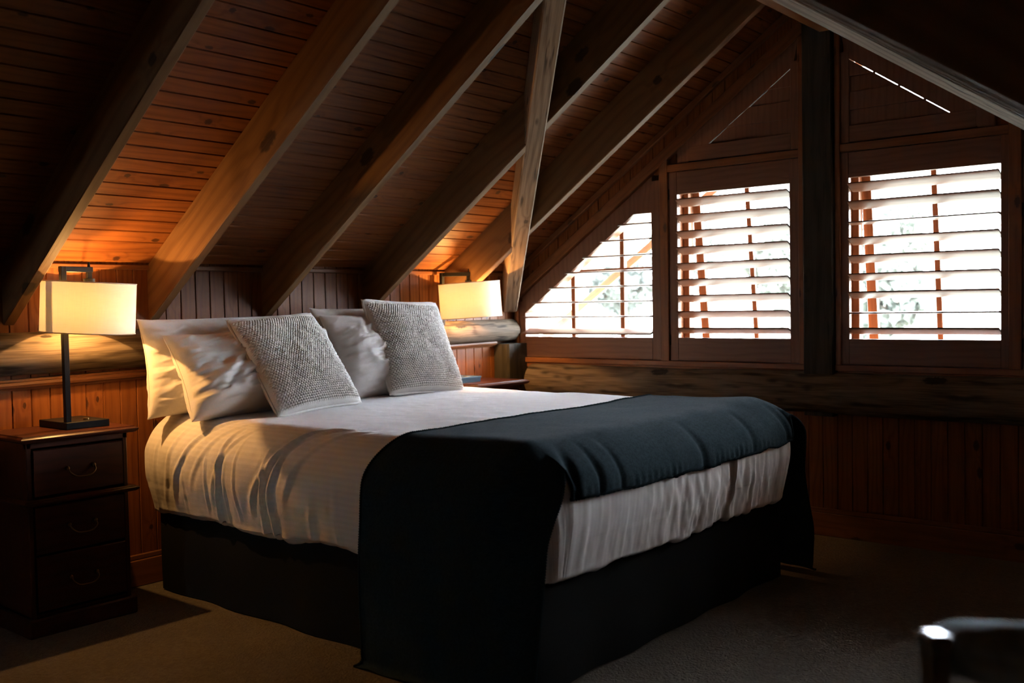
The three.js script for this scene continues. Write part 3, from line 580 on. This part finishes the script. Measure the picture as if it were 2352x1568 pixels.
function pillow(pos, turn, lean, w, h, t, seed, label, roll = 0, wr = 1, dents = []) {
  const o = group('pillow', pos); o.rotation.order = 'YXZ'; o.rotation.y = Math.PI / 2 + turn; o.rotation.x = -lean; o.rotation.z = roll;
  const g = pillowGeo(w, h, t, seed, 110, wr, dents); g.translate(0, h / 2, 0);
  mesh('case', g, M.linen, o);
  const e = []; for (let k = 0; k <= 80; k++) { const a = k / 80 * Math.PI * 2, c = Math.cos(a), s = Math.sin(a), q = Math.pow(Math.pow(Math.abs(c), 14) + Math.pow(Math.abs(s), 14), -1 / 14), u = c * q, v = s * q, ear = Math.pow(Math.abs(u * v), 5); e.push(V(w / 2 * u * (0.965 + 0.035 * ear - 0.012 * Math.cos(v * 3)), h / 2 + h / 2 * v * (0.95 + 0.05 * ear), 0)); }
  mesh('seam', new THREE.TubeGeometry(new THREE.CatmullRomCurve3(e), 160, 0.0022, 5), M.linen, o);
  tag(o, label, 'pillow', 'white bed pillows');
  return o;
}
pillow([0.235, 0.765, 2.245], 0.02, 0.12, 0.93, 0.425, 0.18, 401, 'white pillow standing against the wall beside the near lamp', 0.012, 1.3, [[-0.8, -0.3, 0.12, 0.012, 0.2, 0.012], [-0.75, -0.55, 0.14, 0.012, 0.1, 0.012], [-0.8, 0.0, 0.1, 0.012, -0.4, 0.010]]);
pillow([0.465, 0.762, 2.205], 0.03, 0.49, 0.89, 0.40, 0.24, 411, 'plump white pillow slumped in front of another, half behind the near knitted cushion', 0.01, 1.7, [[-0.55, -0.2, 0.10, 0.014, 0.7, 0.03], [-0.35, -0.28, 0.12, 0.014, 0.1, 0.02], [-0.8, -0.45, 0.12, 0.013, 0.3, 0.018], [-0.75, -0.7, 0.15, 0.014, 0.1, 0.018], [-0.6, 0.55, 0.2, 0.02, -0.5, 0.012], [-0.85, 0.1, 0.12, 0.012, 0.5, 0.014]]);
pillow([0.235, 0.765, 1.385], -0.02, 0.12, 0.80, 0.455, 0.17, 421, 'white pillow standing against the wall behind the far knitted cushion', 0.0, 1.2);
pillow([0.41, 0.762, 1.385], 0.0, 0.38, 0.80, 0.45, 0.25, 431, 'white pillow leaning behind the far knitted cushion', 0.0, 1.5, [[-0.5, 0.7, 0.12, 0.012, 1.2, 0.016], [-0.3, 0.75, 0.1, 0.012, 1.0, 0.014]]);

function cushion(pos, turn, lean, w, h, t, seed, label, roll) {
  const o = group('knitted_cushion', pos); o.rotation.order = 'YXZ'; o.rotation.y = Math.PI / 2 + turn; o.rotation.x = -lean; o.rotation.z = roll;
  const shape = (uu, vv) => {
    const x = w / 2 * uu * (1 - 0.05 * (1 - vv * vv)), y = h / 2 * vv * (1 - 0.045 * (1 - uu * uu)), e = Math.pow(Math.max(0, (1 - Math.pow(Math.abs(uu), 3)) * (1 - Math.pow(Math.abs(vv), 3))), 0.6);
    return [x, y + h / 2, t / 2 * e * (1 - 0.14 * vv) + e * 0.010 * fbm(uu * 2, vv * 2, seed)];
  };
  const C = 0.0132, n = 300;
  const front = ribbon(n, n, (a, b) => { const u = a * 2 - 1, v = b * 2 - 1, p = shape(u, v); return [p[0], p[1], p[2], u * w / 2, v * h / 2]; });
  push(front, (x, y, z, u, v) => {                                // rows of seed stitch, each stitch a small bead
    const rim = Math.min(1 - Math.abs(u) / (w / 2), 1 - Math.abs(v) / (h / 2)), k = smooth(0.03, 0.07, rim) * (1 - smooth(0.86, 0.90, v / (h / 2)) * 0.9) * (1 - smooth(0.90, 0.94, -v / (h / 2)) * 0.9);
    const wob = 0.0022 * noise(u * 18, v * 18, seed + 5), row = Math.floor((v + wob) / (C * 0.72)), fy = (v + wob) / (C * 0.72) - row - 0.5, c = (u + wob) / C + (row & 1) * 0.5, fx = c - Math.floor(c) - 0.5, big = 0.75 + 0.5 * hash(Math.floor(c) + 400, row + 400, seed);
    return k * 0.0085 * big * (Math.sqrt(Math.max(0, 1 - 3.4 * (fx * fx + fy * fy))) - 0.35);
  });
  const back = ribbon(40, 40, (a, b) => { const u = 1 - a * 2, v = b * 2 - 1, p = shape(u, v); return [p[0], p[1], -p[2], u, v]; });
  mesh('knitted_front', front, M.knit, o); mesh('back_panel', back, M.knit, o);
  const e = []; for (let k = 0; k <= 96; k++) { const a = k / 96 * Math.PI * 2, c = Math.cos(a), s = Math.sin(a), q = Math.pow(Math.pow(Math.abs(c), 16) + Math.pow(Math.abs(s), 16), -1 / 16), p = shape(c * q, s * q); e.push(V(p[0], p[1], 0)); }
  mesh('edge_seam', new THREE.TubeGeometry(new THREE.CatmullRomCurve3(e), 200, 0.007, 7), M.knit, o);
  tag(o, label, 'cushion');
}
cushion([0.635, 0.765, 2.105], 0.03, 0.64, 0.50, 0.52, 0.17, 501, 'grey seed-stitch knitted cushion leaning in front of the slumped pillow', 0.05);
cushion([0.53, 0.770, 1.33], -0.04, 0.46, 0.51, 0.53, 0.17, 511, 'grey seed-stitch knitted cushion on the side toward the windows', -0.05);

// ---------------------------------------------------------------- bedside tables
function slabGeo(x0, x1, z0, z1, y0, y1) {                        // a moulded board: ogee edge on three sides, flat at the wall
  const prof = [[0.012, 0], [0.006, 0.004], [0.0, 0.010], [-0.001, 0.016], [0.004, 0.020], [0.010, 0.022], [0.013, 0.026]].map(([o, y]) => [o, y / 0.026 * (y1 - y0)]);
  const ring = (o) => [[x0, z1 - o], [x1 - o, z1 - o], [x1 - o, z0 + o], [x0, z0 + o]], pos = [];
  for (let i = 0; i < prof.length - 1; i++) { const A = ring(prof[i][0]), B = ring(prof[i + 1][0]), ya = y0 + prof[i][1], yb = y0 + prof[i + 1][1]; for (let k = 0; k < 4; k++) { const p = A[k], q = A[(k + 1) % 4], r = B[(k + 1) % 4], s = B[k]; pos.push(p[0], ya, p[1], q[0], ya, q[1], r[0], yb, r[1], p[0], ya, p[1], r[0], yb, r[1], s[0], yb, s[1]); } }
  const cap = (o, y, up) => { const [a, b, c, d] = ring(o), q = up ? [a, b, c, a, c, d] : [a, c, b, a, d, c]; for (const p of q) pos.push(p[0], y, p[1]); };
  cap(prof[0][0], y0, false); cap(prof[6][0], y1, true);
  const g = new THREE.BufferGeometry(); g.setAttribute('position', new THREE.Float32BufferAttribute(pos, 3));
  const uv = []; for (let i = 0; i < pos.length; i += 3) uv.push(pos[i] + pos[i + 1], pos[i + 2]); g.setAttribute('uv', new THREE.Float32BufferAttribute(uv, 2)); g.computeVertexNormals();
  return toCreasedNormals(g, 0.6);
}
function bedsideTable(z, H, D, label) {
  const t = group('bedside_table', [0.03, 0, z]); tag(t, label, 'bedside table', 'pair of bedside tables');
  const w = 0.20, d = D - 0.03;                                   // half width of the carcass
  mesh('top', slabGeo(0, d, -0.232, 0.232, H - 0.026, H), M.mahogany, t);
  mesh('carcass', [bar(0.0, d - 0.035, 0.06, H - 0.026, -w, -w + 0.02), bar(0.0, d - 0.035, 0.06, H - 0.026, w - 0.02, w), bar(0, 0.012, 0.06, H - 0.026, -w, w), bar(0, d - 0.04, 0.06, 0.08, -w, w), bar(d - 0.055, d - 0.035, H - 0.05, H - 0.026, -w, w)], M.mahogany, t);
  mesh('moulding', slabGeo(0, d + 0.003, -0.228, 0.228, H - 0.262, H - 0.238), M.mahogany, t);
  mesh('plinth', bar(0.0, d - 0.015, 0, 0.07, -w - 0.012, w + 0.012, 0.006), M.mahogany, t);
  const drawers = [[H - 0.232, H - 0.056], [H - 0.45, H - 0.27], [0.09, H - 0.46]];
  for (const [y0, y1] of drawers) {
    const f = sub('drawer', t);
    mesh('drawer_front', bar(d - 0.05, d - 0.028, y0, y1, -w + 0.024, w - 0.024, 0.004), M.mahogany, f);
    const c = (y0 + y1) / 2 + 0.005, pts = [V(d - 0.016, c, -0.052), V(d - 0.004, c - 0.012, -0.05), V(d + 0.002, c - 0.028, -0.03), V(d + 0.003, c - 0.031, 0), V(d + 0.002, c - 0.028, 0.03), V(d - 0.004, c - 0.012, 0.05), V(d - 0.016, c, 0.052)];
    const k = (s) => { const g = new THREE.SphereGeometry(0.009, 12, 8); g.scale(0.9, 1, 1); g.translate(d - 0.022, c + 0.002, s); return g; };
    mesh('handle', [new THREE.TubeGeometry(new THREE.CatmullRomCurve3(pts), 30, 0.0032, 7).toNonIndexed(), k(-0.052).toNonIndexed(), k(0.052).toNonIndexed()], M.brass, f);
  }
  return t;
}
const HL = 0.757, HR = 0.770;
bedsideTable(3.06, HL, 0.372, 'dark mahogany bedside table under the near lamp');
bedsideTable(0.545, HR, 0.372, 'dark mahogany bedside table under the far lamp, toward the windows');

// ---------------------------------------------------------------- lamps
function lamp(H, pole, centre, yaw, tilt, baseC, cd, label) {
  const t = group('table_lamp', [pole[0], H, pole[1]]); tag(t, label, 'lamp', 'pair of bedside lamps');
  const L = (x, y, z) => V(x - pole[0], y - H, z - pole[1]), c = L(centre[0], 0, centre[1]); c.y = 0;
  mesh('base', new RoundedBoxGeometry(0.23, 0.028, 0.176, 3, 0.003).translate(baseC[0] - pole[0], 0.014, baseC[1] - pole[1]), M.black, t);
  const sw = mesh('switch', new THREE.CylinderGeometry(0.012, 0.014, 0.008, 20).translate(baseC[0] - pole[0] + 0.06, 0.031, baseC[1] - pole[1] - 0.02), M.brass, t);
  const topY = 0.638;
  mesh('pole', bar(-0.011, 0.011, 0.028, topY, -0.011, 0.011, 0.0015), M.black, t);
  const len = Math.hypot(c.x, c.z), dir = V(c.x / len, 0, c.z / len), e = V(0, topY - 0.011, 0).addScaledVector(dir, len);
  mesh('arm', timber(V(0, topY - 0.011, 0).addScaledVector(dir, -0.011), e.clone().addScaledVector(dir, 0.011), V(0, 1, 0), 0.022, 0.022, 0.0015), M.black, t);
  const sy = topY - 0.062;                                        // where the shade hangs
  mesh('hanger', [bar(e.x - 0.009, e.x + 0.009, sy, topY - 0.02, e.z - 0.009, e.z + 0.009, 0.001), new THREE.CylinderGeometry(0.022, 0.022, 0.014, 20).translate(e.x, sy + 0.008, e.z).toNonIndexed(), new THREE.CylinderGeometry(0.004, 0.006, 0.02, 12).translate(e.x, topY + 0.009, e.z).toNonIndexed()], M.black, t);
  const s = sub('shade_unit', t); s.position.set(e.x, sy, e.z); s.rotation.order = 'YXZ'; s.rotation.y = yaw; s.rotation.z = tilt;
  const Rr = 0.178, h = 0.200, side = new THREE.CylinderGeometry(Rr, Rr, h, 96, 1, true); side.translate(0, -h / 2, 0); uvScale(side, 2 * Math.PI * Rr, h);
  mesh('lamp_shade', side, M.shade, s);
  mesh('shade_rim', [0, -h].map((y) => new THREE.TorusGeometry(Rr, 0.0022, 8, 96).rotateX(Math.PI / 2).translate(0, y, 0).toNonIndexed()), M.shade, s);
  mesh('spider', [0, 1, 2].map((k) => timber(V(0, 0.002, 0), V(Math.cos(k * 2.0944) * Rr, 0.0, Math.sin(k * 2.0944) * Rr), V(0, 1, 0), 0.003, 0.003, 0.0005)), M.black, s);
  mesh('lamp_holder', new THREE.CylinderGeometry(0.015, 0.015, 0.05, 16).translate(0, -0.026, 0), M.black, s);
  const bm = new THREE.MeshStandardMaterial({ color: 0xffffff, emissive: LAMP_COLOR, emissiveIntensity: 1.5, roughness: 0.4 });
  const bulb = mesh('bulb', new THREE.SphereGeometry(0.028, 20, 14).scale(1, 1.25, 1).translate(0, -0.085, 0), bm, s);
  const l = new THREE.PointLight(LAMP_COLOR, cd, 0, 2); l.position.set(0, -0.088, 0); l.castShadow = true; l.shadow.radius = 0.35; l.shadow.bias = -0.001; l.name = 'bulb_light'; s.add(l);
}
lamp(HL, [0.243, 3.053], [0.229, 2.939], 0.69, -0.060, [0.165, 2.988], BULB_LEFT, 'lit table lamp with a drum shade on the near bedside table, golden against the boards');
lamp(HR, [0.055, 0.718], [0.205, 0.650], 0.88, 0.055, [0.09, 0.655], BULB_RIGHT, 'lit drum-shade table lamp behind the far knitted cushion, pale in the window light');

// a dark blue box with small white print on the far table
{
  const b = group('keepsake_box', [0.145, HR, 0.665]); tag(b, 'flat dark blue box with tiny white print on the far bedside table', 'box');
  mesh('box_body', new RoundedBoxGeometry(0.15, 0.022, 0.17, 2, 0.002).translate(0, 0.011, 0), new THREE.MeshStandardMaterial({ color: new THREE.Color().setRGB(0.02, 0.055, 0.085), roughness: 0.45 }), b);
  mesh('box_lid', new RoundedBoxGeometry(0.156, 0.012, 0.176, 2, 0.002).translate(0, 0.027, 0), new THREE.MeshStandardMaterial({ color: new THREE.Color().setRGB(0.025, 0.065, 0.10), roughness: 0.4 }), b);
  const w = new THREE.MeshStandardMaterial({ color: new THREE.Color().setRGB(0.8, 0.8, 0.78), roughness: 0.6 });
  mesh('white_print', [-0.012, 0, 0.014].map((z) => bar(0.045, 0.058, 0.0328, 0.0334, z - 0.0035, z + 0.0035, 0.0001)), w, b);
}

// ---------------------------------------------------------------- armchair at the right edge
{
  const c = group('armchair', [3.942, -0.0, 3.618], 0.69); tag(c, 'dark wooden chair back with a blue ribbed cushion, cropped by the frame', 'chair');
  for (const x of [-0.265, 0.265]) {                              // back posts with rounded, polished tops
    mesh('back_post', [bar(x - 0.012, x + 0.012, 0, 0.823, -0.018, 0.018, 0.004), new RoundedBoxGeometry(0.028, 0.02, 0.042, 4, 0.007).rotateX(-0.10).translate(x, 0.827, 0).toNonIndexed()], M.darkwood, c);
    mesh('leg', bar(x - 0.016, x + 0.016, 0, 0.42, -0.47, -0.435, 0.004), M.darkwood, c);
    mesh('seat_rail', bar(x - 0.012, x + 0.012, 0.36, 0.42, -0.45, 0, 0.003), M.darkwood, c);
  }
  mesh('cross_rail', bar(-0.253, 0.253, 0.70, 0.75, -0.012, 0.012, 0.003), M.darkwood, c); mesh('cross_rail', bar(-0.253, 0.253, 0.36, 0.42, -0.012, 0.012, 0.003), M.darkwood, c); mesh('cross_rail', bar(-0.253, 0.253, 0.36, 0.42, -0.465, -0.44, 0.003), M.darkwood, c);
  // soft cushions wound with ribs: x across, the section is a rounded slab
  const soft = (w, h, d, per, seed) => { const g = ribbon(90, 260, (a, b) => { const th = a * Math.PI * 2, u = b * 2 - 1, e = Math.pow(Math.max(0.0001, 1 - Math.pow(Math.abs(u), 9)), 0.4), k = (q) => Math.sign(q) * Math.pow(Math.abs(q), 0.62); return [u * w / 2, h / 2 * k(Math.sin(th)) * e * (1 + 0.10 * fbm(u * 3, Math.cos(th), seed)), d / 2 * k(Math.cos(th)) * e * (1 + 0.12 * fbm(u * 3 + 5, Math.sin(th), seed + 2)), th * 0.12, u * w / 2]; }); return push(g, (x, y, z, u, v) => 0.0011 * Math.abs(Math.sin((v + 0.12 * u) / per * Math.PI)) + 0.006 * fbm(v * 9 + u * 5, u * 7, seed + 4, 2)); };
  mesh('seat_cushion', soft(0.50, 0.09, 0.46, 0.006, 4).translate(0, 0.46, -0.23), M.cord, c);
  const b = mesh('back_cushion', soft(0.52, 0.32, 0.15, 0.006, 9), M.cord, c); b.position.set(0.012, 0.600, 0.085); b.rotation.set(-0.30, 0, -0.10);
  const t = mesh('top_roll', soft(0.53, 0.07, 0.13, 0.005, 14), M.cord, c); t.position.set(0.012, 0.797, -0.03); t.rotation.set(-0.20, 0, -0.02);
}

// ---------------------------------------------------------------- outside
{
  const grass = new THREE.MeshStandardMaterial({ map: texture(256, 256, (u, v, x, y) => { const k = 0.7 + 0.6 * pn(u * 20, v * 20, 20, 20, 5) * (0.6 + 0.4 * hash(x, y, 6)); return srgb([0.165 * k, 0.165 * k, 0.13 * k]); }, true, 6, 6), roughness: 1 });
  const g = ribbon(60, 60, (a, b) => { const x = lerp(-90, 60, a), z = lerp(4, -120, b), d = Math.max(0, -z - 14); return [x, -2.8 + d * 0.055 + 0.5 * fbm(x * 0.05, z * 0.05, 3) * smooth(6, 25, -z), z, x, z]; });
  structure(mesh('ground', g, grass), 'pale grassy slope outside the windows');
  const yAt = (x, z) => { const d = Math.max(0, -z - 14); return -2.8 + d * 0.055; };
  const bark = new THREE.MeshStandardMaterial({ color: new THREE.Color().setRGB(0.10, 0.075, 0.055), roughness: 0.95 });
  const leafM = [[0.042, 0.048, 0.037], [0.05, 0.056, 0.042], [0.038, 0.044, 0.037]].map((c) => new THREE.MeshStandardMaterial({ color: new THREE.Color().setRGB(...c), roughness: 0.9, side: THREE.DoubleSide }));
  const spots = [[-6, -24, 5.6, 1.9, 0], [-11.5, -30, 7.0, 2.4, 1], [-19, -30, 6.0, 2.0, 2], [-24, -44, 8.0, 3.0, 0], [-3.5, -36, 7.4, 2.4, 2], [-13, -46, 8.5, 2.8, 1], [-33, -46, 9.0, 3.2, 2], [-7.5, -52, 9.0, 3.0, 0], [-2.2, -25, 4.6, 1.5, 1], [-28, -34, 7.0, 2.2, 1]];
  spots.forEach(([x, z, h, r, k], i) => {
    const t = group('tree', [x, yAt(x, z) - 0.1, z]); tag(t, 'pale leafy tree standing on the slope outside the louvres', 'tree', 'trees outside the windows');
    const q = rng(900 + i), parts = [];
    mesh('trunk', new THREE.CylinderGeometry(0.06, 0.16, h * 0.6, 9).translate(0, h * 0.3, 0), bark, t);
    const leaf = new THREE.PlaneGeometry(0.30, 0.2);
    for (let n = 0; n < 1100; n++) {
      const th = q() * 6.2832, ph = Math.acos(2 * q() - 1), rad = r * Math.cbrt(0.25 + 0.75 * q()) * (0.75 + 0.35 * noise(Math.cos(th) * 2 + i, ph * 2, 50)), m = new THREE.Matrix4().makeRotationFromEuler(new THREE.Euler(q() * 6, q() * 6, q() * 6));
      m.setPosition(rad * Math.sin(ph) * Math.cos(th), h * 0.66 + rad * 0.95 * Math.cos(ph), rad * Math.sin(ph) * Math.sin(th)); parts.push(leaf.clone().applyMatrix4(m));
    }
    mesh('foliage', mergeGeometries(parts), leafM[k], t);
  });
  // barge rafters at the edge of the roof overhang
  for (const r of [0, 1]) {
    const P = (x) => V(r ? 2 * RIDGE - x : x, 1.267 + 0.686 * x + 0.022, -0.93);
    tag(mesh('barge_rafter', timber(P(-0.75), P(RIDGE), V(0, 0, 1), 0.035, 0.05, 0.003), M.trim), r ? 'timber at the edge of the roof overhang outside the right-hand windows' : 'slanting timber at the roof edge seen through the triangular shutter', 'rafter');
  }
}
scene.updateMatrixWorld(true);
renderer.render(scene, camera);
